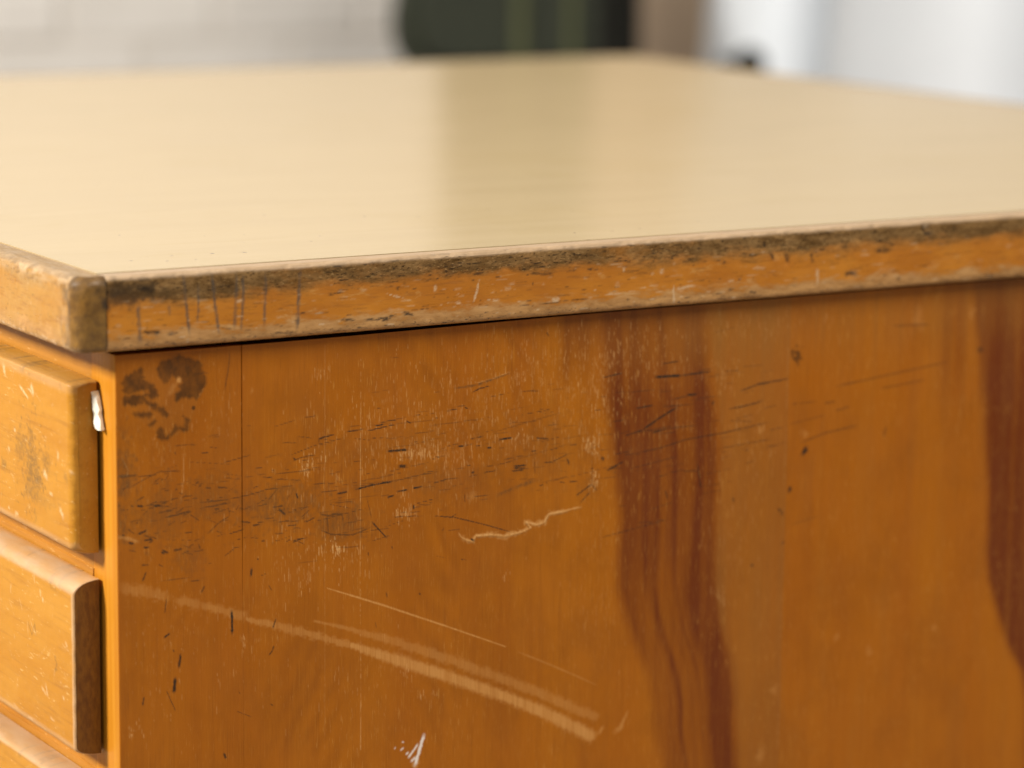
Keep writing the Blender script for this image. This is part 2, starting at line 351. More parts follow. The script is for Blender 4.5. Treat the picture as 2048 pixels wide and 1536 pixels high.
PN = ('heart', 'dull', 'light', 'fleck', 'stain', 'dark', 'smudge', 'white', 'arc')
DARK = [  # sheet, points, half width mm, strength
 ('4', [(440,660),(560,612),(700,575)], .18, .6), ('4', [(580,578),(655,558)], .32, .95), ('4', [(718,545),(795,533)], .25, .9),
 ('4', [(820,540),(955,508)], .25, .9), ('4', [(855,517),(895,508)], .3, 1), ('4', [(880,500),(975,482)], .2, .8), ('4', [(1008,493),(1028,503)], .3, .9),
 ('4', [(1040,468),(1075,462)], .2, .6), ('4', [(1205,443),(1255,433)], .25, .8), ('4', [(1290,427),(1306,430)], .35, .9), ('4', [(1330,352),(1360,335),(1410,322)], .3, .95),
 ('4', [(915,640),(1010,632)], .55, 1), ('4', [(970,713),(1003,711)], .9, .8), ('4', [(1320,580),(1385,566)], .2, .8), ('4', [(1460,583),(1520,573)], .4, 1),
 ('4', [(1640,575),(1700,579)], .3, .8), ('4', [(1260,616),(1286,614)], .35, .9), ('4', [(1345,612),(1365,612)], .25, .8), ('4', [(1400,623),(1421,622)], .35, 1), ('4', [(1615,641),(1640,637)], .25, .8),
 ('4', [(1710,633),(1742,626)], .25, .7), ('4', [(1530,712),(1588,708)], .45, 1), ('4', [(1530,723),(1585,719)], .3, 1), ('4', [(1520,736),(1575,731)], .35, .9),
 ('4', [(1675,695),(1720,690),(1790,655)], .25, .85), ('4', [(1790,675),(1800,705)], .5, .7), ('4', [(1630,690),(1633,750)], .3, .3),
 ('4', [(760,826),(850,802),(940,787)], .4, 1), ('4', [(940,787),(1050,760),(1160,740)], .25, .6), ('4', [(670,847),(718,838)], .4, .9), ('4', [(590,838),(670,830)], .25, .6),
 ('4', [(540,800),(640,795),(715,785)], .2, .6), ('4', [(800,755),(830,745)], .2, .6), ('4', [(915,865),(945,855)], .4, .95), ('4', [(960,837),(1010,828)], .4, .95), ('4', [(1040,820),(1085,812)], .35, .95), ('4', [(1140,795),(1205,775)], .25, .7),
 ('4', [(1045,898),(1150,870)], .15, .7), ('4', [(1041,903),(1042,922)], .5, .9), ('4', [(1325,745),(1336,741)], .5, .8), ('4', [(1385,745),(1440,733)], .3, .8), ('4', [(1400,712),(1450,705)], .2, .7), ('4', [(1300,712),(1320,708)], .2, .6),
 ('4', [(1655,808),(1672,803)], .35, .8), ('4', [(1690,796),(1692,790)], .3, .7), ('4', [(1755,790),(1777,792)], .3, .9), ('4', [(1802,788),(1840,787)], .35, .9),
 ('4', [(1140,955),(1240,962),(1380,995),(1510,1032)], .22, .95), ('4', [(940,960),(1070,955)], .2, .6), ('4', [(1835,855),(1910,800)], .3, .9), ('4', [(1855,890),(1900,840)], .25, .8), ('4', [(1910,800),(1935,832)], .2, .7),
 ('4', [(1912,600),(1912,800)], .2, .4), ('4', [(1985,735),(2040,710)], .25, .8), ('4', [(355,912),(405,905)], .3, .8), ('4', [(385,922),(415,948)], .5, .8), ('4', [(590,1025),(640,1045),(745,1048),(830,1012)], .3, .6),
 ('4', [(840,985),(880,1030),(910,1062)], .4, .8), ('4', [(585,945),(625,955),(690,945),(700,980)], .4, .55), ('4', [(620,940),(625,1040)], .25, .6), ('4', [(455,1075),(520,1060)], .25, .85), ('4', [(145,1042),(215,1020)], .25, .85),
 ('4', [(258,1002),(290,996)], .5, .8), ('4', [(300,1078),(315,1076)], .3, .7), ('4', [(370,1075),(378,1077)], .3, .7), ('4', [(815,870),(835,960)], .25, .45), ('4', [(0,892),(60,885),(160,870),(250,850),(330,825),(390,820)], .2, .7),
 ('4', [(0,918),(100,900),(150,890)], .25, .7), ('4', [(40,1040),(90,990),(145,955)], .3, .6), ('4', [(60,945),(140,918),(145,955)], .25, .45), ('4', [(470,845),(478,870)], .4, .8), ('4', [(640,585),(580,580),(580,600)], .2, .5),
 ('4', [(455,687),(500,668),(560,660)], .25, .7), ('4', [(480,568),(545,575)], .2, .5), ('4', [(1280,1165),(1300,1170)], .2, .4), ('4', [(1690,60),(1700,75)], .5, .5), ('4', [(145,150),(140,230),(120,340)], .35, .42),
 ('4', [(900,1010),(1000,975)], .15, .4), ('4', [(1150,1150),(1200,1160)], .15, .3), ('4', [(1960,670),(1965,685)], .7, .5), ('4', [(1320,1068),(1335,1074)], .5, .9), ('4', [(1180,1030),(1190,1015)], .3, .4), ('4', [(1290,850),(1292,890)], .25, .5), ('4', [(1230,960),(1250,945)], .3, .6),
 ('5', [(155,345),(157,455)], .6, .95), ('5', [(252,140),(248,176)], .55, .8), ('5', [(370,385),(355,430)], .4, .7), ('5', [(360,515),(355,535),(338,560)], .35, .8), ('5', [(118,1040),(125,1065)], .6, .75),
 ('5', [(335,220),(350,245)], .3, .4), ('5', [(908,255),(913,280)], .3, .5), ('5', [(180,835),(250,862)], .2, .5), ('5', [(8,255),(22,225)], .4, .6), ('5', [(935,30),(938,42)], .3, .7), ('5', [(280,90),(284,96)], .4, .8), ('5', [(1070,260),(1074,266)], .4, .8), ('5', [(1275,92),(1279,97)], .3, .8), ('5', [(820,60),(822,76)], .3, .6), ('5', [(855,400),(860,430)], .3, .35), ('5', [(345,800),(355,806)], .35, .7), ('5', [(190,740),(195,748)], .3, .6),
 ('2', [(915,1062),(1040,990),(1140,940),(1290,935)], .25, .6), ('2', [(840,976),(900,972),(980,966)], .7, .55), ('2', [(940,1183),(945,1188)], .4, .9), ('2', [(980,1185),(1022,1188)], .5, .95), ('2', [(1060,1205),(1100,1195)], .3, .6), ('2', [(1100,1187),(1160,1185)], .45, .95), ('2', [(1160,1185),(1215,1190)], .25, .7),
 ('2', [(1180,1267),(1260,1250),(1355,1222)], .35, .85), ('2', [(1190,1225),(1225,1220)], .3, .7), ('2', [(1310,1120),(1375,1108)], .25, .6), ('2', [(990,1387),(1045,1360)], .45, .9), ('2', [(1030,1432),(1085,1424)], .5, .95), ('2', [(1030,1485),(1065,1480)], .4, .9), ('2', [(875,1393),(890,1396)], .4, .9), ('2', [(925,1450),(950,1453)], .6, .9), ('2', [(1160,1500),(1200,1520)], .5, .8), ('2', [(1320,1380),(1370,1370)], .3, .7), ('2', [(1395,1030),(1420,1010)], .3, .6), ('2', [(1250,800),(1255,815)], .5, .5), ('2', [(930,1300),(1000,1285)], .3, .4), ('2', [(850,1180),(857,1184)], .4, .8), ('2', [(1290,1310),(1330,1290)], .3, .5), ('2', [(1300,1530),(1350,1505)], .3, .6),
 ('3', [(960,275),(985,215)], .4, .75), ('3', [(1108,657),(1140,630)], .5, .95), ('3', [(1205,857),(1216,770)], .6, .85), ('3', [(1172,1027),(1180,930)], .8, .9), ('3', [(1120,1012),(1150,1080),(1182,1150)], .18, .8), ('3', [(960,1112),(970,1058)], .4, .75), ('3', [(1110,490),(1120,400)], .3, .7), ('3', [(955,170),(1000,165)], .3, .8), ('3', [(1090,84),(1108,88)], .7, .85), ('3', [(868,18),(890,22)], .6, .8), ('3', [(970,50),(998,48)], .4, .9), ('3', [(1170,70),(1225,60)], .5, .7), ('3', [(1070,165),(1100,180)], .3, .6), ('3', [(1285,275),(1340,270)], .25, .7), ('3', [(1165,740),(1175,752)], .4, .7), ('3', [(1340,30),(1347,60)], .4, .5),
 ('6', [(385,437),(500,431)], .7, .95), ('6', [(500,431),(635,413)], .4, .85), ('6', [(420,378),(490,366)], .35, .7), ('6', [(150,440),(235,420)], .3, .8), ('6', [(300,578),(375,565)], .35, .9), ('6', [(460,540),(540,520)], .25, .7), ('6', [(530,518),(570,517)], .6, .8),
 ('6', [(250,702),(330,675)], .4, .7), ('6', [(330,675),(400,625),(480,575)], .6, .85), ('6', [(370,690),(440,670)], .35, .8), ('6', [(190,640),(245,630)], .3, .5), ('6', [(300,780),(400,760),(520,720),(690,690),(800,665),(900,640)], .35, .6), ('6', [(720,580),(770,572),(860,550)], .4, .75),
 ('6', [(770,500),(850,470),(985,445)], .4, .75), ('6', [(845,470),(900,462)], .7, .7), ('6', [(700,412),(760,408)], .3, .5), ('6', [(1040,735),(1150,690),(1300,655)], .4, .5), ('6', [(1150,555),(1195,548)], .5, .55), ('6', [(1200,590),(1260,570)], .4, .5), ('6', [(1200,480),(1380,440),(1700,370)], .5, .4), ('6', [(1400,490),(1600,450)], .5, .35), ('6', [(1000,560),(1110,548)], .3, .4), ('6', [(1230,470),(1300,455)], .3, .4),
 ('6', [(170,855),(240,820)], .35, .8), ('6', [(145,800),(150,812)], .8, .8), ('6', [(575,830),(590,940)], .5, .55), ('6', [(510,862),(580,860)], .3, .6), ('6', [(735,980),(738,1000)], .6, .5), ('6', [(1415,705),(1425,665)], .6, .5), ('6', [(1050,785),(1066,757)], 1.5, .9), ('6', [(985,955),(996,935)], 1.1, .8), ('6', [(1460,207),(1620,200)], .6, .35), ('6', [(430,950),(440,985)], .5, .5), ('6', [(950,1060),(960,1045)], .7, .5), ('6', [(955,1190),(965,1180)], .6, .5), ('6', [(1840,318),(1860,310)], 1.5, .5), ('6', [(790,830),(830,815)], .3, .4), ('6', [(990,650),(1150,610)], .3, .35), ('6', [(640,560),(650,548)], .7, .5), ('6', [(0,745),(30,740)], .3, .6),
 ('7', [(820,290),(824,298)], .9, .6), ('7', [(940,40),(950,48)], .9, .6), ('7', [(1000,110),(1120,72)], .4, .25)]
FLECK_ZONES = [  # sheet, centre, radii, count, strength
 ('4', (1250,480), (520,230), 620, .5), ('4', (1650,250), (420,200), 420, .5), ('4', (1030,650), (90,45), 70, .85), ('4', (1130,640), (40,60), 40, .85), ('4', (1590,580), (130,40), 45, .8), ('4', (1010,945), (60,45), 48, .95), ('4', (985,850), (25,40), 18, .8),
 ('4', (640,1115), (60,50), 60, .95), ('4', (545,690), (60,60), 30, .8), ('4', (515,715), (22,30), 26, .95), ('4', (1920,780), (25,45), 36, .95), ('4', (1900,600), (30,28), 36, .9), ('4', (1160,640), (300,80), 120, .6), ('4', (800,560), (200,260), 130, .5), ('4', (590,260), (60,25), 24, .6),
 ('4', (1170,700), (200,160), 110, .5), ('4', (450,880), (260,200), 90, .5), ('5', (520,180), (40,60), 22, .8), ('5', (500,90), (200,130), 60, .6), ('5', (700,100), (160,140), 50, .5), ('5', (1000,640), (22,35), 12, .8), ('5', (600,700), (500,250), 110, .35), ('5', (200,400), (200,300), 90, .35), ('5', (1500,190), (30,30), 8, .6), ('5', (1140,760), (15,30), 8, .7), ('5', (1080,750), (15,40), 6, .6), ('5', (215,500), (12,22), 10, .8),
 ('6', (300,330), (260,180), 300, .45), ('6', (120,560), (110,180), 170, .6), ('6', (110,740), (40,60), 40, .9), ('6', (700,430), (90,90), 60, .5), ('6', (820,700), (90,140), 70, .4), ('6', (480,620), (140,120), 60, .4), ('6', (850,200), (280,100), 120, .35), ('7', (750,200), (120,300), 90, .3), ('7', (150,400), (150,400), 120, .25), ('7', (680,420), (30,50), 20, .6), ('2', (1150,800), (250,500), 130, .35), ('3', (1100,700), (280,600), 160, .35), ('3', (900,1290), (40,60), 26, .6), ('4', (100,500), (110,400), 60, .4)]

def paint_panel(P):
    r = random.Random(11)
    U, V = P.U, P.V
    # heartwood bands (own colour of the timber)
    def edge_curve(sh, pts):
        q = np.array(on_panel(sh, pts)); return q[np.argsort(q[:, 1])]
    l1 = edge_curve('p', [(1190,600),(1200,700),(1208,800),(1216,870),(1228,950),(1236,1040),(1230,1110),(1226,1180),(1238,1235),(1262,1300),(1285,1360),(1300,1430),(1318,1536),(1330,1640)])
    r1 = edge_curve('p', [(1412,600),(1424,700),(1436,800),(1444,900),(1437,1000),(1432,1100),(1432,1180),(1442,1250),(1462,1330),(1472,1420),(1477,1536),(1480,1640)])
    l2 = edge_curve('p', [(1935,560),(1950,700),(1958,800),(1963,900),(1968,1000),(1967,1100),(1970,1160),(1985,1210),(2010,1290),(2030,1340),(2042,1400),(2052,1536),(2060,1640)])
    L1 = np.interp(V, l1[:, 1], l1[:, 0]); R1 = np.interp(V, r1[:, 1], r1[:, 0]); L2 = np.interp(V, l2[:, 1], l2[:, 0])
    wob = .0025 * (vnoise(U * 0 + 3.3, V * 60) - .5)
    s = (U - L1 + wob) / (R1 - L1)
    low = sstep(-.135, -.175, V)          # lower down the band splits into streaks
    g_ = lambda c, w_: np.exp(-((s - c) / w_) ** 2)
    wav = .05 * (vnoise(s * 5, V * 12) - .5); s = s + wav
    core = .84 + .30 * g_(.12, .14) + .22 * g_(.32, .06) - .14 * g_(.22, .03) + .22 * g_(.56, .03) - .14 * g_(.46, .06) - .16 * g_(.69, .08) + .30 * g_(.90, .13)
    corelow = .52 + .42 * g_(.10, .10) * sstep(-.20, -.165, V) + .42 * g_(.35, .035) + .18 * g_(.58, .03) + .58 * sstep(.55, .78, s)
    core = core * (1 - low) + corelow * low
    core = core * (.88 + .24 * vnoise(s * 16 + 5, V * 7)) * (.92 + .16 * vnoise(s * 45, V * 5))
    top = 1 - .25 * sstep(-.085, -.055, V)
    band = sstep(-.06, .12, s) * sstep(1.10, .86, s) * np.clip(core, 0, 1.1) * top
    s2 = (U - L2 - wob) / .03
    band2 = sstep(-.05, .25, s2) * (.95 - .35 * sstep(.6, 1.1, s2) + .25 * vnoise(s2 * 7, V * 6)) * sstep(4.5, 2.5, s2)
    x3 = [on_panel('p', [(q, 650)])[0][0] for q in (1135, 1165, 1895, 1922)]
    st = 0.55 * np.exp(-((U - x3[0]) / .003) ** 2) * sstep(-.075, -.05, V) + .6 * np.exp(-((U - x3[1]) / .006) ** 2) * sstep(-.07, -.04, V)
    st = st + (.45 * np.exp(-((U - x3[2]) / .0035) ** 2) + .5 * np.exp(-((U - x3[3]) / .004) ** 2)) * sstep(-.11, -.06, V)
    P.a['heart'] = np.clip(np.maximum(band, band2) + st + .16 * sstep(-.004, .004, U - R1) * sstep(.0005, -.0003, U - on_panel('p', [(1577, 800)])[0][0]), 0, 1)
    # flame figure of the veneer, book-matched about its joint
    u0 = on_panel('p', [(721, 900)])[0][0]; dd = abs(U - u0) + .004 * (vnoise(U * 40, V * 18) - .5)
    ph = (V + 1.9 * np.sqrt(dd ** 2 + .006 ** 2) + .012 * (fbm(U * 30, V * 14, 2) - .5)) * 58 + 1.6 * fbm(dd * 40, V * 30, 2)
    rid = 1 - abs((ph % 1) * 2 - 1)
    P.a['arc'] = .26 * sstep(.1, 1, rid) * sstep(.35, .7, fbm(U * 45 + 4, V * 22, 3)) * sstep(.016, .03, abs(U - .064) + .02 * (U > .064)) * sstep(.125, .06, dd)
    # dustier veneer leaf left of the seam, plus a hazy sheen painted as colour
    sm = on_panel('p', [(1577, 800)])[0][0]
    leaf = sstep(0, .004, U - R1 + .002) * sstep(sm + .0004, sm - .0003, U)
    sheen_haze = sstep(.18, .30, U) * sstep(-.075, -.04, V) * .55  # hazy sheen of the upper panel, put into the colour
    P.a['dull'] = np.clip(0.42 * leaf * (.6 + .8 * fbm(U * 130, V * 18)) + sheen_haze * (.5 + fbm(U * 60, V * 40)) * .8
                          + .12 * sstep(sm, sm + .001, U) * sstep(.52, .68, fbm(U * 160 + 9, V * 16, 3)), 0, 1)
    # veneer joints
    for px, k in ((721, .55), (650, .2), (1577, .25)):
        a, b = on_panel('p', [(px, 690), (px if px < 1000 else 1555, 1500)]); P.stroke('fleck', [a, (a[0] * .5 + b[0] * .5, (a[1] + b[1]) / 2), b], .16 * MM, k, .6, False)
    # dark scuffs
    for sh, pts, wd, k in DARK: P.stroke('dark', on_panel(sh, pts), wd * MM, k)
    # many faint parallel scuffs through the rubbed zone
    for i in range(330):
        x = r.gauss(900, 480); y = 1010 - (x - 240) * .13 + r.gauss(0, 75); ln = r.uniform(6, 46) * (1 + (r.random() > .9) * 2)
        if x < 236 or x > 1560: continue
        a = r.gauss(-.17, .10); P.stroke('dark', on_panel('p', [(x, y), (x + ln, y + ln * a)]), r.uniform(.12, .26) * MM, r.uniform(.2, .62))
    for i in range(90):
        x = r.uniform(236, 620); y = r.gauss(1015, 45); ln = r.uniform(3, 20); a = r.gauss(-.2, .5)
        P.stroke('dark', on_panel('p', [(x, y), (x + ln, y + ln * a)]), r.uniform(.14, .35) * MM, r.uniform(.3, .8))
    for x, y, rx, ry, k in ((560,1010,95,45,.5),(680,1045,60,38,.5),(330,1030,80,60,.4),(250,950,18,60,.65),(243,1040,14,50,.6),(420,1000,70,50,.35),(860,960,160,40,.22),(1100,900,160,70,.2),(820,880,240,40,.18),(380,1110,30,40,.35),(1180,975,26,26,.3)):
        c = on_panel('p', [(x, y)])[0]; P.blob('smudge', c, rx / 4.2 * MM, ry / 4.8 * MM, k, .9, .9)
    P.stroke('smudge', on_panel('4', [(1240,333),(1345,318),(1510,260)]), [.5*MM,.6*MM,.4*MM], .75); P.stroke('fleck', on_panel('4', [(1345,308),(1430,285),(1510,252)]), .25 * MM, .45)
    P.stroke('smudge', on_panel('4', [(1450,855),(1540,815),(1640,780)]), 1.0 * MM, .6)
    # flecks where the varnish has worn off the pores
    for sh, c, rr, n, k in FLECK_ZONES:
        ln0 = 12
        for i in range(n):
            x = r.gauss(c[0], rr[0] * .58); y = r.gauss(c[1], rr[1] * .55) - ln0; ln = r.uniform(10, 46); dx = r.gauss(0, 1.0)
            q = on_panel(sh, [(x, y), (x + dx, y + ln)])
            if q[0][1] > -.034 or q[0][0] < .01: continue
            P.stroke('fleck', q, r.uniform(.10, .19) * MM, k * (.8 if k > .7 else .75) * r.uniform(.3, 1.2), .7)
    # rubbed pale scratches
    P.stroke('light', on_panel('5', [(0,315),(110,345),(222,375)]), [1.5*MM,2.1*MM,2.6*MM], .42, .5)
    P.stroke('light', on_panel('5', [(232,388),(360,415),(500,450),(640,488),(760,518)]), [1.2*MM,1.8*MM,2.2*MM,1.9*MM,1.6*MM], .5, .5, False)
    P.stroke('light', on_panel('5', [(740,512),(880,560),(1000,597),(1250,680),(1500,768),(1700,850),(1905,955)]), [1.4*MM,2.6*MM,2.9*MM,2.9*MM,2.9*MM,3.1*MM,3.4*MM], .88, .22, False)
    P.stroke('light', on_panel('5', [(560,395),(740,437),(920,485),(1150,560),(1400,650),(1650,745),(1925,862)]), [.6*MM,1.1*MM,2.2*MM,2.6*MM,2.6*MM,2.7*MM,2.4*MM], .40, .4, False)
    P.stroke('light', on_panel('5', [(620,235),(760,277),(900,320),(1200,420),(1490,520)]), [.25*MM,.5*MM,.5*MM,.45*MM,.25*MM], .95, .2, False)
    P.stroke('light', on_panel('5', [(1550,545),(1700,605),(1840,665),(1935,708)]), [.3*MM,.45*MM,.4*MM,.3*MM], .42, .3)
    P.stroke('light', on_panel('5', [(1945,945),(1965,912)]), 1.0 * MM, .6); P.stroke('light', on_panel('7', [(205,1045),(225,1030),(262,950)]), [1.6*MM,1.4*MM,.5*MM], .55)
    P.stroke('light', on_panel('3', [(810,320),(960,345),(1130,385)]), [2.2*MM,3*MM,2.4*MM], .36, .5); P.stroke('light', on_panel('3', [(1190,405),(1270,420),(1347,440)]), [1.5*MM,2.4*MM,2.4*MM], .42, .5)
    P.stroke('light', on_panel('2', [(835,1405),(900,1415),(990,1440)]), .9 * MM, .6, .6)
    q = on_panel('4', [(1262,1040),(1275,1060),(1300,1072),(1330,1078),(1345,1052),(1420,1046),(1490,1051),(1570,1032),(1612,1012),(1590,985),(1640,998),(1680,985),(1700,945),(1760,935),(1860,910)])
    P.stroke('light', q, [.7*MM,.9*MM,1.1*MM,1.0*MM,.9*MM,1.3*MM,1.5*MM,1.3*MM,1.1*MM,1.2*MM,1.5*MM,1.3*MM,1.1*MM,.9*MM,.5*MM], .8, .8)
    P.stroke('smudge', [(a, b - .0009) for a, b in q], .35 * MM, .45, .7); P.stroke('fleck', q, .3 * MM, .9, .7)
    for sh, x, y, rd in (('5',1590,90,9),('7',212,178,9),('7',1350,685,28),('7',1640,580,16),('6',1810,150,22),('6',1060,700,20),('6',860,680,24),('4',82,793,7),('4',255,345,10),('6',1570,180,40),('7',920,860,25),('7',860,1150,30),('7',1200,620,16),('2',765,768,8),('4',1330,860,20)):
        k = SHEET[sh][2]; P.blob('light', on_panel(sh, [(x, y)])[0], rd * k / 5.5 * MM, rd * k / 4.2 * MM, .34, 1.0, .9)
    for pts, wd, k in (([(1048,1100),(1065,1040),(1092,950)], .9, 1), ([(1015,1062),(1045,1020),(1062,995)], .55, .9), ([(1030,1080),(1050,1060)], .8, .8), ([(978,1025),(992,1012)], .5, .7), ([(985,985),(994,985)], .4, .6), ([(948,1020),(953,1010)], .4, .6), ([(1005,1045),(1015,1035)], .5, .9)):
        P.stroke('white', on_panel('5', pts), wd * MM, k)
    for x, y in ((1040,1095),(1052,1108),(1060,1080)): P.blob('light', on_panel('5', [(x, y)])[0], 1.2 * MM, 1.2 * MM, .7)
    # peeled sticker stain on the post
    for pts in ([(730,360),(780,290),(900,240),(1020,205),(1180,235),(1290,300),(1310,400),(1360,500),(1340,570),(1290,680),(1240,750),(1180,730),(1060,740),(980,780),(960,700),(1050,640),(1000,590),(1060,560),(1060,500),(1010,465),(960,480),(930,430),(860,520),(820,560),(770,480)],
                [(280,560),(320,470),(390,450),(470,390),(530,370),(545,490),(600,540),(680,590),(740,700),(690,740),(600,735),(560,710),(650,690),(640,640),(560,630),(480,660),(360,690),(300,650)],
                [(290,780),(310,730),(420,720),(540,710),(600,770),(700,820),(800,870),(870,950),(850,980),(760,910),(640,850),(560,790),(440,830),(380,810),(310,830)],
                [(400,940),(500,930),(600,940),(670,940),(640,1000),(560,980),(450,970)], [(620,1080),(720,1020),(720,1050),(660,1110)],
                [(730,1200),(770,1100),(810,1150),(830,1240),(900,1220),(960,1130),(950,1080),(1000,1130),(1070,1110),(1110,1040),(1060,960),(1000,900),(1080,980),(1140,1030),(1110,1180),(1000,1140),(920,1220),(830,1280),(760,1260)]):
        P.polygon('stain', on_panel('s', pts), 1.0)
    P.a['stain'] *= np.clip(.50 + .68 * fbm(U * 330, V * 260, 4), 0, .95)
    sb = P.a['stain'].copy()
    for ax in (0, 1):
        for k in (1, 2): P.a['stain'] = np.maximum(P.a['stain'], .45 * np.roll(sb, k, ax)); P.a['stain'] = np.maximum(P.a['stain'], .45 * np.roll(sb, -k, ax))
    P.polygon('dull', on_panel('s', [(330,500),(560,400),(760,330),(1250,330),(1300,650),(1150,1150),(850,1260),(600,1080),(400,950),(300,760)]), .2)
    P.blob('stain', on_panel('s', [(1195,870)])[0], .9 * MM, .9 * MM, 1, .3); P.blob('light', on_panel('s', [(1012,512)])[0], 1.5 * MM, 1.4 * MM, .95, .5)
    P.stroke('light', on_panel('s', [(1250,740),(1300,670),(1320,620)]), .35 * MM, .6); P.stroke('light', on_panel('s', [(880,700),(930,620),(960,560)]), 1.2 * MM, .3)
    c = on_panel('6', [(1020,340)])[0]; P.blob('stain', c, 3.4 * MM, 3.0 * MM, .9, .7); P.a['stain'][np.hypot(P.U - c[0] + .0006, P.V - c[1]) < .0011] *= .35
    P.stroke('fleck', on_panel('2', [(1310,810),(1312,1000),(1300,1090),(1290,1170)]), .2 * MM, .5); P.stroke('fleck', on_panel('2', [(870,840),(915,930),(910,970),(830,975)]), .22 * MM, .5)

def make_side():
    # solid corner post -------------------------------------------------------
    r = .0009; a = np.linspace(0, math.pi / 2, 5)
    xs = cat(np.array([XS, XS]), XS + r - r * np.cos(a), dense(XS + r, .0634, .0004)); ys = cat(np.array([.0225, .005]), YP + r - r * np.sin(a), np.full(len(dense(XS + r, .0634, .0004)), YP))
    xs = np.concatenate([xs, [.06372, .06378]]); ys = np.concatenate([ys, [YP + .0003, .0005]])
    zs = cat(np.array([-.0338, -.0342]), dense(-.0342, -.262, .00042), np.linspace(-.262, -TOP + .03, 18))
    X, Z = np.meshgrid(xs, zs, indexing='ij'); Y = np.repeat(ys[:, None], len(zs), 1)
    Y = Y + .00025 * (vnoise(Z * 60, X * 0 + 2) - .5) * (X < .0085)
    shut = sstep(-.10, -.145, zs); Y[-2:] = Y[-2:] * (1 - shut) + (YP + .00003) * shut      # the joint closes lower down
    P = Paint(X, Z, PN); paint_panel(P)
    fac = (ys > YP + .0002)                    # the marks belong to the side face only
    for k in P.a: P.a[k][fac, :] *= .0 if k != 'fleck' else .3
    P.a['lipping'] = np.repeat(sstep(YP + .0002, YP + .0007, ys)[:, None] * (xs < .02)[:, None], len(zs), 1)
    m = MB(); m.grid(np.stack([X, Y, Z + TOP], -1), P.a); m.poly([(x, y, TOP - .0338) for x, y in zip(xs, ys)]); 
    m.build('corner_post', M_PANEL, desk, angle=50)
    # veneered panel ------------------------------------------------------------
    xs = cat(np.array([.06392, .06395]), dense(.06395, .36, .0004), dense(.36, .535, .0009), np.linspace(.535, XE - .02, 12))
    ys = np.full(len(xs), YP); ys[0] = .0005
    X, Z = np.meshgrid(xs, zs, indexing='ij'); Y = np.repeat(ys[:, None], len(zs), 1)
    Y[0] = Y[0] * (1 - shut) + (YP + .00003) * shut
    Z = Z + .0012 * sstep(.08, .25, X) * np.exp((Z + .0338) / .005)
    X[0:2] -= .00013 * sstep(-.09, -.135, Z[0:2])
    Y = Y + .0004 * (fbm(X * 9, Z * 12, 2) - .5) * (X > .066)
    P = Paint(X, Z, PN); paint_panel(P)
    m = MB(); m.grid(np.stack([X, Y, Z + TOP], -1), P.a)
    m.box(.0645, XE - .02, .0045, .0195, .03, TOP - .0352)
    m.build('side_panel', M_PANEL, desk, angle=50)
make_side()

# carcass behind: far side, back, plinth
m = MB(); m.box(XS, XE - .02, YE - .04, YE - .02, .03, TOP - .0312); m.build('side_panel', M_PANEL, desk, False)
m = MB(); m.box(XE - .0195, XE - .01, .0, YE - .022, .03, TOP - .0312); m.build('back_panel', M_PANEL, desk, False)
m = MB(); m.box(.03, XE - .03, .02, YE - .05, 0.0, .0295); m.build('plinth', M_CORE, desk, False)

# rails --------------------------------------------------------------------------
DZ = [(-.0464, -.0482, -.1158, -.1199, .0034), (-.1306, -.1362, -.2025, -.2063, .0009), (-.2185, -.2216, -.2890, -.2930, .0012)]
while DZ[-1][3] > -.62:
    d = DZ[-1]; DZ.append(tuple(q - .0866 for q in d[:4]) + (.0015,))
def rail(z0, z1):
    m = MB(); ys = cat(dense(.0226, .14, .002), np.linspace(.14, YE - .041, 12)); r = .0012
    prof = [(XS + .02, z1), (XS + .0006 + r, z1), (XS + .0006 + .3 * r, z1 - .3 * r), (XS + .0006, z1 - r), (XS + .0004, z0 + .0042), (XS - .0004, z0 + .0036), (XS - .0006, z0 + .0005), (XS + .02, z0)]
    G = np.array([[(x, y, z + TOP) for x, z in prof] for y in ys]); m.grid(G); m.poly(G[0])
    m.build('rail', M_RAIL, desk, angle=40)
rail(-.056, -.0312)
for i, d in enumerate(DZ[:-1]): rail(DZ[i + 1][0] - .0007 - .0005, d[3] + .008)
rail(-TOP + .03, DZ[-1][3] + .008)

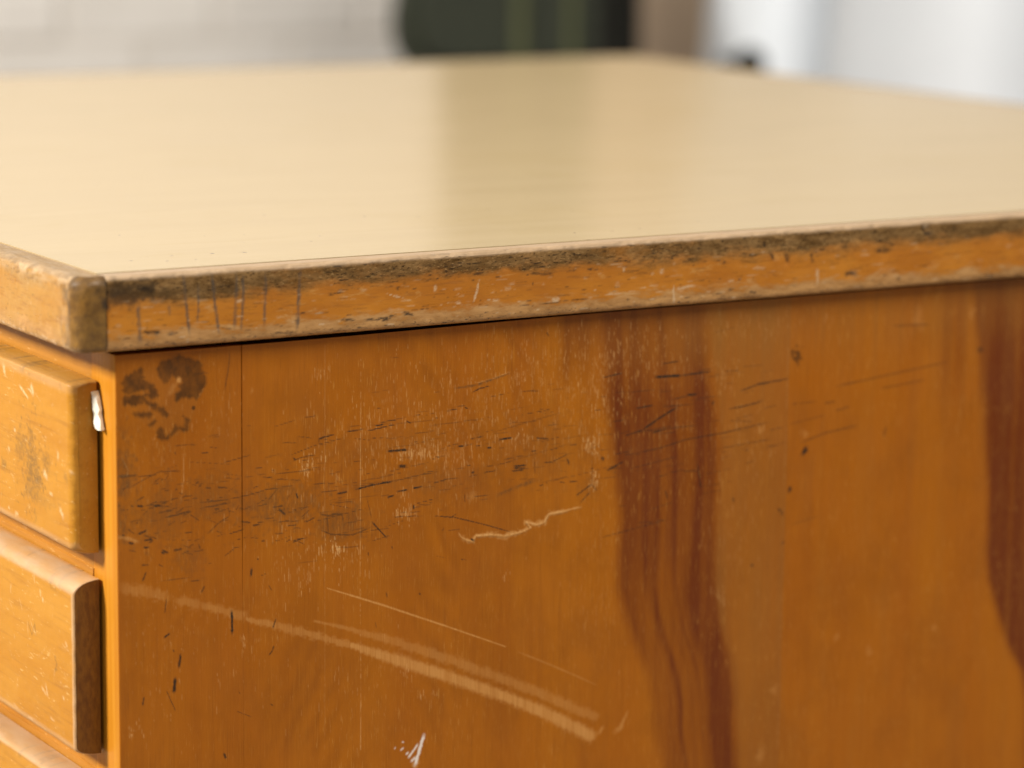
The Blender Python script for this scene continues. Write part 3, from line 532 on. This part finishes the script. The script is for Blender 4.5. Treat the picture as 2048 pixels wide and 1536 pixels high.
# drawers ------------------------------------------------------------------------
YR = .014; XF = -.0066; XB = .0053
def drawer(i, d, root):
    ztb, ztf, zbf, zbb, er = d
    xb = XB + .0135
    n = 12; t = np.linspace(0, math.pi / 2, n)
    top = [(XB - (XB - XF) * math.sin(q) ** 1.0 * 1.0, ztf + (ztb - ztf) * math.cos(q)) for q in t]       # quarter-ellipse roundover
    zfr = dense(ztf, zbf, .0007 if i < 3 else .01)[1:]
    front = [(XF, z) for z in zfr]
    bot = [(XF + (XB - XF) * (1 - math.cos(q)) * .9, zbf + (zbb - zbf) * math.sin(q)) for q in t[1:]]
    prof = np.array([(XB, ztb - .004)] + top + front + bot + [(XB, zbb)])
    ys = [YR + er * (1 - math.cos(q)) for q in np.linspace(0, math.pi / 2, 7)]
    ins = [er * (1 - math.sin(q)) for q in np.linspace(0, math.pi / 2, 7)]
    yy = cat(np.array([ys[-1], ys[-1] + .0004]), dense(ys[-1] + .0004, .125, .0007) if i < 3 else np.linspace(ys[-1] + .0004, .125, 8), np.linspace(.125, YE - .052, 14))
    secs = []
    cx = (XB); 
    for y, s_ in zip(ys[:-1], ins[:-1]):
        q = prof.copy(); q[:, 0] = np.minimum(q[:, 0] + s_ * np.clip((XB - q[:, 0]) / (XB - XF), 0, 1), XB); q[:, 1] = q[:, 1] - s_ * .35 * np.sign(q[:, 1] - (ztb + zbb) / 2) * (abs(q[:, 1] - (ztb + zbb) / 2) > (ztb - zbb) / 2 - .006)
        secs.append((y, q))
    for y in yy: secs.append((y, prof))
    G = np.array([[(x, y, z + TOP) for x, z in q] for y, q in secs])
    if i < 3:
        wn = fbm(G[..., 2] * 300 + i * 9, G[..., 1] * 120, 3) - .5; G[..., 0] += .0003 * wn * (G[..., 0] < XB - .001); G[..., 1] += .0007 * (fbm(G[..., 2] * 220 + 31 * i, G[..., 0] * 500, 3) - .5) * (G[..., 1] < YR + .001)
    Yg = G[..., 1]; Zg = G[..., 2] - TOP; Xg = G[..., 0]
    P = Paint(Yg, Zg, ('smudge', 'worn', 'chip', 'endgrain'))
    rr = random.Random(5 + i)
    if i == 0:
        for pts, wd, k in (([(25,180),(35,240)], 1.6, .8), ([(140,325),(200,415)], .7, .9), ([(225,320),(235,385)], 1.5, .9), ([(200,345),(235,380)], .6, .8), ([(410,800),(415,850)], 1.4, .6), ([(315,945),(335,985)], 1.7, .85), ([(430,1210),(450,1265)], 1.3, .8), ([(355,1095),(375,1105)], .8, .7), ([(100,640),(112,645)], .8, .7), ([(60,770),(70,790)], .9, .6), ([(60,1195),(70,1200)], .7, .8), ([(110,1238),(130,1245)], .9, .7), ([(490,940),(500,950)], .8, .6)):
            P.stroke('chip', on_front('2', pts, XF), wd * MM, k, .5)
        for x, y, rx, ry, k in ((230,900,90,260,.6),(270,1000,60,70,.75),(330,870,60,90,.5),(150,760,60,120,.45),(30,880,30,40,.5),(470,980,20,40,.4),(280,1130,160,60,.25)):
            P.blob('smudge', on_front('2', [(x, y)], XF)[0], rx * .28 / 2.6 * MM, ry * .28 / 4.8 * MM, k, 1.0, .9)
        P.a['worn'] = np.maximum(P.a['worn'], .28 * sstep(.0035, .001, abs(Zg - ztf + .0008)))
    if i == 1:
        P.a['worn'] = np.maximum(P.a['worn'], .8 * sstep(ztf - .0012, ztf + .0008, Zg) * sstep(XB + .001, XB - .003, Xg))
        for pts, wd, k in (([(185,545),(190,640)], .5, .3), ([(205,545),(240,640)], .5, .3), ([(75,290),(72,360)], .5, .45), ([(130,390),(150,470)], .4, .4), ([(290,410),(285,395)], 1.0, .8), ([(270,340),(275,380)], .8, .6), ([(230,230),(232,290)], .6, .4), ([(310,980),(320,1050)], 1.1, .5), ([(280,990),(310,1040)], .8, .5), ([(425,1060),(432,1070)], .8, .7), ([(420,700),(470,760)], .5, .4), ([(440,690),(455,720)], .9, .5), ([(190,1190),(220,1210)], .7, .4), ([(340,1200),(365,1215)], .7, .5), ([(90,1100),(120,1130)], .7, .3)):
            P.stroke('chip', on_front('3', pts, XF), wd * MM, k, .5)
        for pts in ([(190,550),(215,640),(235,560),(240,645)], [(365,790),(385,830),(370,880),(390,870)], [(365,785),(380,790)]):
            P.stroke('smudge', on_front('3', pts, XF), .5 * MM, .45, .5)
    if i < 3:
        for k in range(46): P.blob('chip', (rr.uniform(YR + .003, .12), rr.uniform(zbf, ztf)), rr.uniform(.15, .5) * MM, rr.uniform(.12, .3) * MM, rr.uniform(.2, .6), .8)
        for k in range(22):
            y, z = rr.uniform(YR, .12), rr.uniform(zbf, ztf); P.stroke('chip', [(y, z), (y + rr.gauss(0, .004), z + rr.gauss(0, .004))], .2 * MM, rr.uniform(.15, .4))
        P.a['worn'] = np.maximum(P.a['worn'], .35 * sstep(.0022, .0004, abs(Zg - zbf)) + (.75 if i == 2 else 0) * sstep(ztf - .001, ztf + .0006, Zg))
        P.a['worn'] = np.maximum(P.a['worn'], (.6 if i else .0) * sstep(.0015, .0002, Yg - YR - er) * (Yg < YR + er + .002))
        P.a['smudge'] = np.maximum(P.a['smudge'], .5 * sstep(.62, .75, fbm(Yg * 260, Zg * 260)) * sstep(ztf - .004, ztf + .001, Zg))
    m = MB(); m.grid(G, P.a, flip=True)
    E0 = G[0]; m.poly(E0[:, :], {'endgrain': .25 if i == 0 else 1})
    m.box(XB + .0001, xb, YR + .006, YE - .06, zbb + .006 + TOP, ztb - .005 + TOP)
    m.build('drawer_front', M_DRAW, root, angle=38)
for i, d in enumerate(DZ): drawer(i, d, desk)

# desk top -----------------------------------------------------------------------
def edge_profile(rt, rb):
    """(inset from outer face, z) from top to underside"""
    a = np.linspace(0, math.pi / 2, 9)
    p = [(rt - rt * math.sin(q), -rt + rt * math.cos(q)) for q in a]
    p += [(0, z) for z in dense(-rt, -TH + rb, .0006)[1:]]
    p += [(rb - rb * math.cos(q), -TH + rb - rb * math.sin(q)) for q in a[1:]]
    p += [(.011, -TH)]
    return np.array(p)

def side_band():
    pr = edge_profile(.0026, .0030)
    xs = cat(dense(.0001, .40, .0006), dense(.40, .56, .0012), np.linspace(.56, XE - .0125, 24))
    X = np.repeat(xs[:, None], len(pr), 1); O = np.repeat(pr[None, :, 0], len(xs), 0); Z = np.repeat(pr[None, :, 1], len(xs), 0)
    # wear: the arrises are dented and rubbed away
    n1 = fbm(X * 220, Z * 260, 4) - .5; n2 = fbm(X * 45, Z * 30, 3) - .5
    ar = np.exp(-((Z + .004) / .006) ** 2) + .8 * np.exp(-((Z + TH) / .004) ** 2)
    amp = (.00012 + .00075 * ar) * (Z > -TH + .0001) * (Z < -.0001)
    dO = amp * (np.clip(n1, -.1, .5) * 2.0 + n2 * .8)
    for c, wd, dp in ((on_edge('g', [(1440,185)])[0], .0028, .0016), (on_edge('g', [(550,395)])[0], .0016, .0006), (on_edge('g', [(410,278)])[0], .0007, .0008), (on_edge('g', [(955,468)])[0], .0024, .0007), (on_edge('g', [(1170,320)])[0], .004, .0007)):
        dO = dO + dp * np.exp(-(((X - c[0]) / wd) ** 2 + ((Z - c[1]) / wd) ** 2))
    seam = np.exp(-((X - .0001) / .0006) ** 2) * .0006
    Y = FY + O + dO + seam
    Z2 = Z - (.0006 * np.clip(n2 + .1, 0, 1) + .0004 * np.clip(n1, 0, 1)) * (O > .0002) * (Z > -.004) * (Z < -.00002)
    P = Paint(X, Z, ('ink', 'dark', 'smudge', 'light', 'end'))
    for pts, wd, k in (([(222,380),(228,470),(235,600)], 1.0, .7), ([(405,385),(408,440)], .7, .5), ([(487,215),(505,380),(525,560)], .75, .8), ([(573,260),(576,400),(572,480)], .6, .7), ([(655,200),(668,330),(695,545)], .75, .85), ([(800,195),(797,360),(785,520)], .8, .6), ([(840,200),(836,360),(825,530)], .75, .65), ([(967,195),(968,320),(960,500)], .75, .65), ([(1172,175),(1165,320),(1155,525)], 1.0, .8), ([(325,540),(335,560)], .8, .5)):
        P.stroke('ink', on_edge('e', pts), wd * MM, k, .5)
    for pts, wd, k in (([(240,545),(300,535),(352,542)], .7, .9), ([(400,548),(456,546)], .6, .8), ([(1340,320),(1420,306)], .5, .8), ([(1410,465),(1490,468)], .5, .9), ([(1550,468),(1640,462),(1730,440)], .55, .9), ([(1650,470),(1700,462)], .5, .9), ([(1780,432),(1835,440)], .6, .9), ([(1010,545),(1150,540)], .6, .7), ([(710,516),(770,518)], .5, .6), ([(845,525),(880,528)], .5, .5), ([(700,268),(770,266)], .5, .6), ([(1310,190),(1375,183)], .6, .7), ([(1735,283),(1755,280)], .7, .7), ([(1830,285),(1850,280)], .5, .7)):
        P.stroke('dark', on_edge('e', pts), wd * MM, k, .6)
    for pts, wd, k in (([(20,540),(75,555)], .8, .9), ([(775,365),(778,378)], .5, .8), ([(760,310),(850,318),(900,312)], .5, .6), ([(1090,292),(1180,285)], .4, .7), ([(1300,300),(1400,295)], .35, .6), ([(820,490),(1000,472),(1100,462)], .35, .7), ([(700,500),(760,496)], .3, .6), ([(1330,460),(1336,468)], .6, .8), ([(640,210),(650,215)], .7, .8)):
        P.stroke('dark', on_edge('f', pts), wd * MM, k, .6)
    for pts, wd, k in (([(405,265),(412,290)], .8, .95), ([(450,335),(462,375)], 1.0, .8), ([(540,340),(560,390)], 1.3, .7), ([(700,335),(715,390)], 1.0, .6), ([(920,468),(990,464)], 1.3, .85), ([(1110,325),(1200,315)], 1.3, .7), ([(1410,160),(1430,210),(1470,215)], 1.6, .85), ([(1830,483),(1850,478)], 1.0, .7), ([(1250,490),(1258,505)], .8, .6), ([(310,582),(355,586)], .7, .85), ([(180,568),(215,566)], .6, .7), ([(1600,180),(1615,175)], 1.0, .7), ([(145,390),(160,395)], .9, .7)):
        P.stroke('dark', on_edge('g', pts), wd * MM, k, .6)
    for pts, wd, k, sh in (([(462,355),(450,420),(432,478)], .5, .8, 'f'), ([(205,380),(200,420)], .4, .6, 'f'), ([(1600,385),(1603,490)], .5, .7, 'f'), ([(890,468),(930,464)], .9, .8, 'f'), ([(540,468),(575,470)], .6, .6, 'f'), ([(1200,436),(1290,430)], .5, .6, 'f'), ([(1525,300),(1535,305)], 1.0, .7, 'f'), ([(1620,405),(1720,385)], .9, .6, 'f'), ([(1305,285),(1310,300)], .8, .6, 'f'), ([(740,440),(742,530)], .9, .6, 'g'), ([(1960,270),(1965,300)], .6, .7, 'e'), ([(1680,315),(1775,340)], .4, .7, 'e'), ([(800,360),(830,350)], .6, .7, 'e'), ([(1425,160),(1450,165)], 1.2, .9, 'g')):
        P.stroke('light', on_edge(sh, pts), wd * MM, k, .6)
    for x, y, rx, ry, k, sh in ((150,320,130,60,1,'e'),(270,300,70,60,1,'e'),(100,300,70,60,.9,'e'),(380,320,80,40,.55,'e'),(30,380,30,50,.9,'e'),(640,300,300,45,.25,'e')):
        sc = SHEET[sh][2]; P.blob('smudge', on_edge(sh, [(x, y)])[0], rx * sc / 4.2 * MM, ry * sc / 4.8 * MM, k, .8, .8)
    rr = random.Random(9)
    for k in range(260):      # splinters and open cracks in the grimy upper arris
        x = rr.uniform(.10, .40); z = -rr.uniform(.0012, .0125); ln = rr.uniform(.0008, .005)
        P.stroke('dark', [(x, z), (x + ln, z + rr.gauss(0, .0003))], rr.uniform(.12, .32) * MM, rr.uniform(.4, .95), .6)
    for k in range(160):
        x = rr.uniform(.0, .50); z = -rr.uniform(.020, .0305); ln = rr.uniform(.0006, .004)
        P.stroke('dark' if rr.random() < .55 else 'light', [(x, z), (x + ln, z + rr.gauss(0, .0002))], rr.uniform(.12, .35) * MM, rr.uniform(.3, .8), .6)
    for k in range(420):
        x = rr.uniform(.0, .45); z = -rr.uniform(.009, .026); ln = rr.uniform(.0008, .007)
        P.stroke('dark' if rr.random() < .6 else 'light', [(x, z), (x + ln, z + rr.gauss(0, .00025))], rr.uniform(.10, .22) * MM, rr.uniform(.15, .5), .6)
    for k in range(40):
        x = rr.uniform(.0, .5); z = -rr.uniform(.011, .024); P.blob('light', (x, z), rr.uniform(.5, 3) * MM, rr.uniform(.3, .8) * MM, rr.uniform(.15, .4), 1.0, .9)
    P.stroke('dark', [(.0001, -.002), (.0001, -.031)], .35 * MM, .8, .3, False)
    vv = -Z / TH; P.a['v'] = vv
    m = MB(); m.grid(np.stack([X, Y, Z2 + TOP], -1), P.a, flip=True)
    m.poly([(.0001, FY + .0026, TOP), (XE - .0125, FY + .0026, TOP), (XE - .0125, -.0007, TOP), (.0001, -.0007, TOP)], {'v': 0})
    m.poly([(.0001, -.0007, TOP), (XE - .0125, -.0007, TOP), (XE - .0125, -.0007, TOP - .004), (.0001, -.0007, TOP - .004)], {'v': .3})
    return m
top = MB(); top.box(.0, XE - .0125, .0, YE - .0125, TOP - TH + .002, TOP - .0012)
top = top.build('desk_top', M_CORE, desk, False)
lam = MB()
xs = cat(dense(.0002, .30, .003), np.linspace(.30, XE - .0128, 20)); ys = cat(dense(.0002, .2, .003), np.linspace(.2, YE - .0128, 20))
X, Y = np.meshgrid(xs, ys, indexing='ij'); lam.grid(np.stack([X, Y, np.full_like(X, TOP + .0002)], -1))
lam.poly([(.0002, .0002, TOP - .001), (XE - .0128, .0002, TOP - .001), (XE - .0128, .0002, TOP + .0002), (.0002, .0002, TOP + .0002)])
lam.poly([(.0002, YE - .0128, TOP - .001), (.0002, .0002, TOP - .001), (.0002, .0002, TOP + .0002), (.0002, YE - .0128, TOP + .0002)])
lam.build('laminate_sheet', M_LAM, top, angle=40)
side_band().build('edge_band', M_EDGE, top, angle=60)

def front_band():
    pr = edge_profile(.0042, .0030); r = .0078
    path = [(x, FY, 0, -1) for x in dense(-.0001, FX + r, .0006)]
    for q in np.linspace(0, math.pi / 2, 20)[1:]:
        path.append((FX + r - r * math.sin(q), FY + r - r * math.cos(q), -math.sin(q), -math.cos(q)))
    path += [(FX, y, -1, 0) for y in cat(dense(FY + r, .16, .0006), np.linspace(.16, YE - .0005, 30))[1:]]
    path = np.array(path); L = np.concatenate([[0], np.cumsum(np.hypot(*np.diff(path[:, :2], axis=0).T))])
    O = np.repeat(pr[None, :, 0], len(path), 0); Z = np.repeat(pr[None, :, 1], len(path), 0); S = np.repeat(L[:, None], len(pr), 1)
    s0 = L[np.argmin(abs(path[:, 0] - (FX + r)) + abs(path[:, 1] - FY))]      # where the arc starts
    n1 = fbm(S * 260 + 40, Z * 260, 4) - .5; n2 = fbm(S * 60 + 11, Z * 40, 3) - .5
    ar = np.exp(-((Z + .003) / .004) ** 2) + np.exp(-((Z + TH) / .003) ** 2)
    dO = (.0002 + .0005 * ar + .0002 * np.exp(-((S - s0 - .005) / .006) ** 2)) * (n1 * 1.2 + n2) * (Z < -.0001) * (Z > -TH + .0001)
    c = L[12 + 8]
    O2 = np.minimum(O, r - .0002 if True else O) + dO
    X = path[:, 0][:, None] - path[:, 2][:, None] * O2; Y = path[:, 1][:, None] - path[:, 3][:, None] * O2
    P = Paint(S, Z, ('ink', 'dark', 'smudge', 'light', 'end'))
    s1 = s0 + r * math.pi / 2
    P.a['end'] = sstep(s0 + r * 2.6, s0 + r * 1.25, S + .010 * (fbm(S * 300, Z * 220) - .5)) * .9
    P.a['smudge'] = np.clip(.75 * np.exp(-((S - .0008) / .0014) ** 2) * np.exp(-((Z + .011) / .0035) ** 2) + .35 * np.exp(-((S - s1 - .002) / .006) ** 2) * np.exp(-((Z + .008) / .004) ** 2) * (fbm(S * 400, Z * 400) > .45)
                              + .5 * np.exp(-((S - s1 - .002) / .009) ** 2) * sstep(.46, .62, fbm(S * 350 + 5, Z * 250)) + .5 * sstep(.5, .7, fbm(S * 260, Z * 200)) * (S < s0 + .004), 0, 1)
    rr = random.Random(2)
    P.a['light'] = .22 * np.exp(-((S - s1 - .006) / .005) ** 2) * sstep(.35, .6, fbm(S * 300 + 8, Z * 260)) + .5 * np.exp(-((Z + .0025) / .002) ** 2) * sstep(.4, .65, fbm(S * 200, Z * 400)) * (S > s1)
    for k in range(60):
        s = rr.uniform(s1, s1 + .09); z = -rr.uniform(.001, .030); P.blob('light' if rr.random() < .6 else 'smudge', (s, z), rr.uniform(.2, .8) * MM, rr.uniform(.2, .5) * MM, rr.uniform(.2, .6), .9)
    for k in range(14):
        s = rr.uniform(s1, s1 + .06); z = -rr.uniform(.006, .026); P.stroke('dark', [(s, z), (s + .02, z - .0012)], .12 * MM, .22)
    for k in range(70):
        s = s1 + rr.uniform(-.004, .10); P.blob('light', (s, -TH + rr.uniform(.0003, .0028)), rr.uniform(.5, 2.2) * MM, rr.uniform(.3, .9) * MM, rr.uniform(.3, .75), .9)
    for k in range(60):
        s = s1 + rr.uniform(-.004, .09); P.blob('smudge', (s, -rr.uniform(.0, .0065)), rr.uniform(.3, 1.6) * MM, rr.uniform(.2, .7) * MM, rr.uniform(.15, .5), .9)
    P.stroke('dark', [(0, -.002), (0, -.031)], .5 * MM, .8, .4, False)
    P.a['v'] = -Z / TH
    m = MB(); m.grid(np.stack([X, Y, Z + TOP], -1), P.a)
    inner = [(x, y, TOP) for x, y in zip(X[:, 0], Y[:, 0])]
    m.poly(([(-.0001, -.0007, TOP), (-.0007, -.0007, TOP), (-.0007, YE - .0005, TOP)] + inner[::-1])[::-1], {'v': 0})
    m.poly([(-.0007, YE - .001, TOP), (-.0007, -.0007, TOP), (-.0007, -.0007, TOP - .004), (-.0007, YE - .001, TOP - .004)], {'v': .3})
    return m
front_band().build('edge_band', M_FRONT, top, angle=60)

def plain_band(pts, mat):
    """far edge bands: outline in plan, rounded over"""
    bm = bmesh.new(); vs = [bm.verts.new((x, y, TOP - TH)) for x, y in pts]; f = bm.faces.new(vs)
    ex = bmesh.ops.extrude_face_region(bm, geom=[f]); bmesh.ops.translate(bm, verts=[v for v in ex['geom'] if isinstance(v, bmesh.types.BMVert)], vec=(0, 0, TH))
    bmesh.ops.recalc_face_normals(bm, faces=bm.faces[:])
    bmesh.ops.bevel(bm, geom=[e for e in bm.edges if abs(e.verts[0].co.z - e.verts[1].co.z) < 1e-5], offset=.0028, segments=3, affect='EDGES')
    me = bpy.data.meshes.new('edge_band'); bm.to_mesh(me); bm.free(); me.materials.append(mat)
    me.polygons.foreach_set('use_smooth', np.full(len(me.polygons), True)); me.set_sharp_from_angle(angle=math.radians(50))
    o = bpy.data.objects.new('edge_band', me); C.objects.link(o); o.parent = top
rr_ = .012
arc = [(XE - rr_ + rr_ * math.cos(q), YE - rr_ + rr_ * math.sin(q)) for q in np.linspace(0, math.pi / 2, 8)]
plain_band([(XE - .0121, FY), (XE - .003, FY), (XE, FY + .003), *arc, (XE - .0121, YE)], M_FRONT)
plain_band([(.0002, YE - .0125), (XE - .0124, YE - .0125), (XE - .0124, YE), (.0002, YE)], M_FRONT)

# torn scrap wedged beside the upper drawer ---------------------------------------
def scrap():
    t = thing('white_scrap', 'small torn white scrap wedged beside the upper drawer front', 'scrap', (0, 0, 0))
    rows = [(-.0508, .0148, .0140), (-.0525, .0150, .0124), (-.0550, .0150, .0112), (-.0580, .0149, .0100), (-.0600, .0149, .0104), (-.0622, .0147, .0092), (-.0640, .0142, .0086), (-.0655, .0124, .0080), (-.0664, .0094, .0078)]
    r = random.Random(4); fr = []; 
    for z, y0, y1 in rows:
        mid = y0 + (y1 - y0) * .55
        fr.append([(.0062, y0, z + TOP), (.0038 + r.uniform(-.0003, .0003), y0 - .0003, z + TOP), (.0030 + r.uniform(-.0004, .0004), mid, z + TOP + r.uniform(-.0003, .0003)), (.0044 + r.uniform(-.0004, .0004), y1, z + TOP), (.0060, y1 + .0002, z + TOP), (.0066, (y0 + y1) / 2, z + TOP)])
    G = np.array(fr); G = np.concatenate([G, G[:, :1]], 1)
    m = MB(); m.grid(G); m.poly(G[0][:-1]); m.poly(G[-1][:-1][::-1])
    m.build('scrap_body', M_PAPER, t, angle=28)
scrap()

# ------------------------------------------------------------------ blurred things behind
def rounded_slab(outline, y0, y1, bev, mat, name, parent):
    bm = bmesh.new(); vs = [bm.verts.new((x, y0, z)) for x, z in outline]; f = bm.faces.new(vs)
    ex = bmesh.ops.extrude_face_region(bm, geom=[f]); bmesh.ops.translate(bm, verts=[v for v in ex['geom'] if isinstance(v, bmesh.types.BMVert)], vec=(0, y1 - y0, 0))
    bmesh.ops.recalc_face_normals(bm, faces=bm.faces[:])
    bmesh.ops.bevel(bm, geom=[e for e in bm.edges if abs(e.verts[0].co.y - e.verts[1].co.y) < 1e-5], offset=bev, segments=4, affect='EDGES')
    me = bpy.data.meshes.new(name); bm.to_mesh(me); bm.free(); me.materials.append(mat)
    me.polygons.foreach_set('use_smooth', np.full(len(me.polygons), True)); me.set_sharp_from_angle(angle=math.radians(50))
    o = bpy.data.objects.new(name, me); C.objects.link(o); o.parent = parent; return o

def green_chair():
    bx, by = 1.476, 2.12
    t = thing('green_chair', 'dark green high-backed chair standing behind the desk', 'chair', (bx, by, 0))
    b = []
    half = [(.0, .628), (.11, .628), (.150, .640), (.168, .665), (.172, .70), (.165, .735), (.13, .78), (.105, .86), (.10, 1.16), (.085, 1.20), (.05, 1.215)]
    out = [(x + .0, z) for x, z in half] + [(-x, z) for x, z in half[::-1] if x > 0]
    rounded_slab(out, .0, .06, .02, M_GREEN, 'backrest', t)
    for x, wd, mt in ((-.012, .018, M_OLIVE), (.062, .014, M_OLIVE), (.132, .066, M_BLACK)):
        m = MB(); a = np.linspace(-math.pi / 2, math.pi / 2, 9); zz = np.linspace(.632, 1.19 if x < .08 else .75, 20)
        G = np.array([[(x + wd / 2 * math.sin(q), .001 - .010 * math.cos(q), z) for q in a] for z in zz]); m.grid(G, flip=True); m.build('back_channel', mt, t)
    rounded_slab([(-.2, .40), (.2, .40), (.2, .47), (-.2, .47)], -.02, .40, .02, M_GREEN, 'seat', t)
    for x in (-.17, .17):
        for y in (.03, .36):
            m = MB(); a = np.linspace(0, 2 * math.pi, 13); G = np.array([[(x + (.011 + .006 * k) * math.cos(q), y + (.011 + .006 * k) * math.sin(q), .40 * k) for q in a] for k in (0, .5, 1)]); m.grid(G, flip=True); m.build('leg', M_BLACK, t)
    for x in (-.06, .06):
        m = MB(); m.box(x - .012, x + .012, .02, .035, .46, .64); m.build('back_support', M_BLACK, t, False)
green_chair()

def board():
    t = thing('brown_board', 'tall brown wooden board leaning behind the dark green chair', 'board', (1.86, 2.55, 0))
    rounded_slab([(-.06, 0), (.26, 0), (.12, 1.25), (-.20, 1.25)], -.02, .0, .003, M_BROWN, 'panel', t)
    m = MB(); m.box(-.12, .12, .0002, .02, .30, .36); m.build('batten', M_BROWN, t, False)
    t.rotation_euler = (math.radians(-3.5), 0, 0); t.location.y = 2.5
board()

def tub_chair(loc, R0, Ht, label, knob=None, mat=None):
    M_WHITE = mat
    t = thing('white_tub_chair', label, 'chair', loc, 'white rounded chairs behind the desk')
    a = np.linspace(0, 2 * math.pi, 73)
    prof = [(.55, .12), (.78, .125), (.93, .17), (1.0, .27), (1.0, .42), (.985, .60), (.93, .8), (.885, .95), (.86, .99), (.825, 1.0), (.795, .985), (.80, .93), (.85, .75), (.88, .58), (.86, .5), (0.02, .48)]
    se = lambda q: (abs(math.cos(q)) ** 3 + abs(math.sin(q)) ** 3) ** -(1/3)
    G = np.array([[(R0 * r * se(q) * math.cos(q), R0 * r * se(q) * math.sin(q) * .92, Ht * z * (1 - (.16 * (1 - math.sin(q)) if z > .7 else 0) * .25)) for q in a] for r, z in prof])
    m = MB(); m.grid(G); m.build('shell', M_WHITE, t, angle=60)
    m = MB(); G = np.array([[(R0 * .8 * r * math.cos(q), R0 * .74 * r * math.sin(q), Ht * z) for q in a] for r, z in ((1, .485), (1.02, .53), (.98, .56), (.9, .575), (.02, .58))]); m.grid(G); m.build('seat_pad', M_WHITE, t)
    for k in range(4):
        q = math.pi / 4 + k * math.pi / 2; m = MB(); cx, cy = R0 * .55 * math.cos(q), R0 * .55 * math.sin(q); aa = np.linspace(0, 2 * math.pi, 11)
        G = np.array([[(cx + .014 * math.cos(u), cy + .014 * math.sin(u), z) for u in aa] for z in (0, Ht * .14)]); m.grid(G, flip=True); m.build('leg', M_BLACK, t)
    if knob is not None:
        kx, ky, kz = knob; m = MB(); u = np.linspace(0, 2 * math.pi, 25); v = np.linspace(-math.pi / 2, math.pi / 2, 13)
        G = np.array([[(kx + .021 * math.cos(b) * math.cos(q), ky + .021 * math.cos(b) * math.sin(q), kz + .021 * math.sin(b)) for q in u] for b in v]); m.grid(G, flip=True); m.build('knob', M_BLACK, t)
        m = MB(); G = np.array([[(kx + .006 * math.cos(q), y, kz + .006 * math.sin(q)) for q in u] for y in (ky, ky + .06)]); m.grid(G); m.build('knob_stem', M_BLACK, t)
    return t
def at_y(px, py, y): return plane_point(px, py, 1, y)
k = at_y(1500, 128, 2.03); c1 = at_y(1590, 60, 2.2); tub_chair((c1[0] + .02, 2.2, 0),   .135, .86, 'white rounded chair with black knob just right of the brown board', (k[0] - c1[0] - .02, 2.03 - 2.2, k[2]), M_WHITE)
c2 = at_y(2060, 60, 1.85); tub_chair((c2[0], 1.85, 0), .245, .92, 'white rounded chair, wider and nearer, at the right edge', None, M_WHITE_DIM)
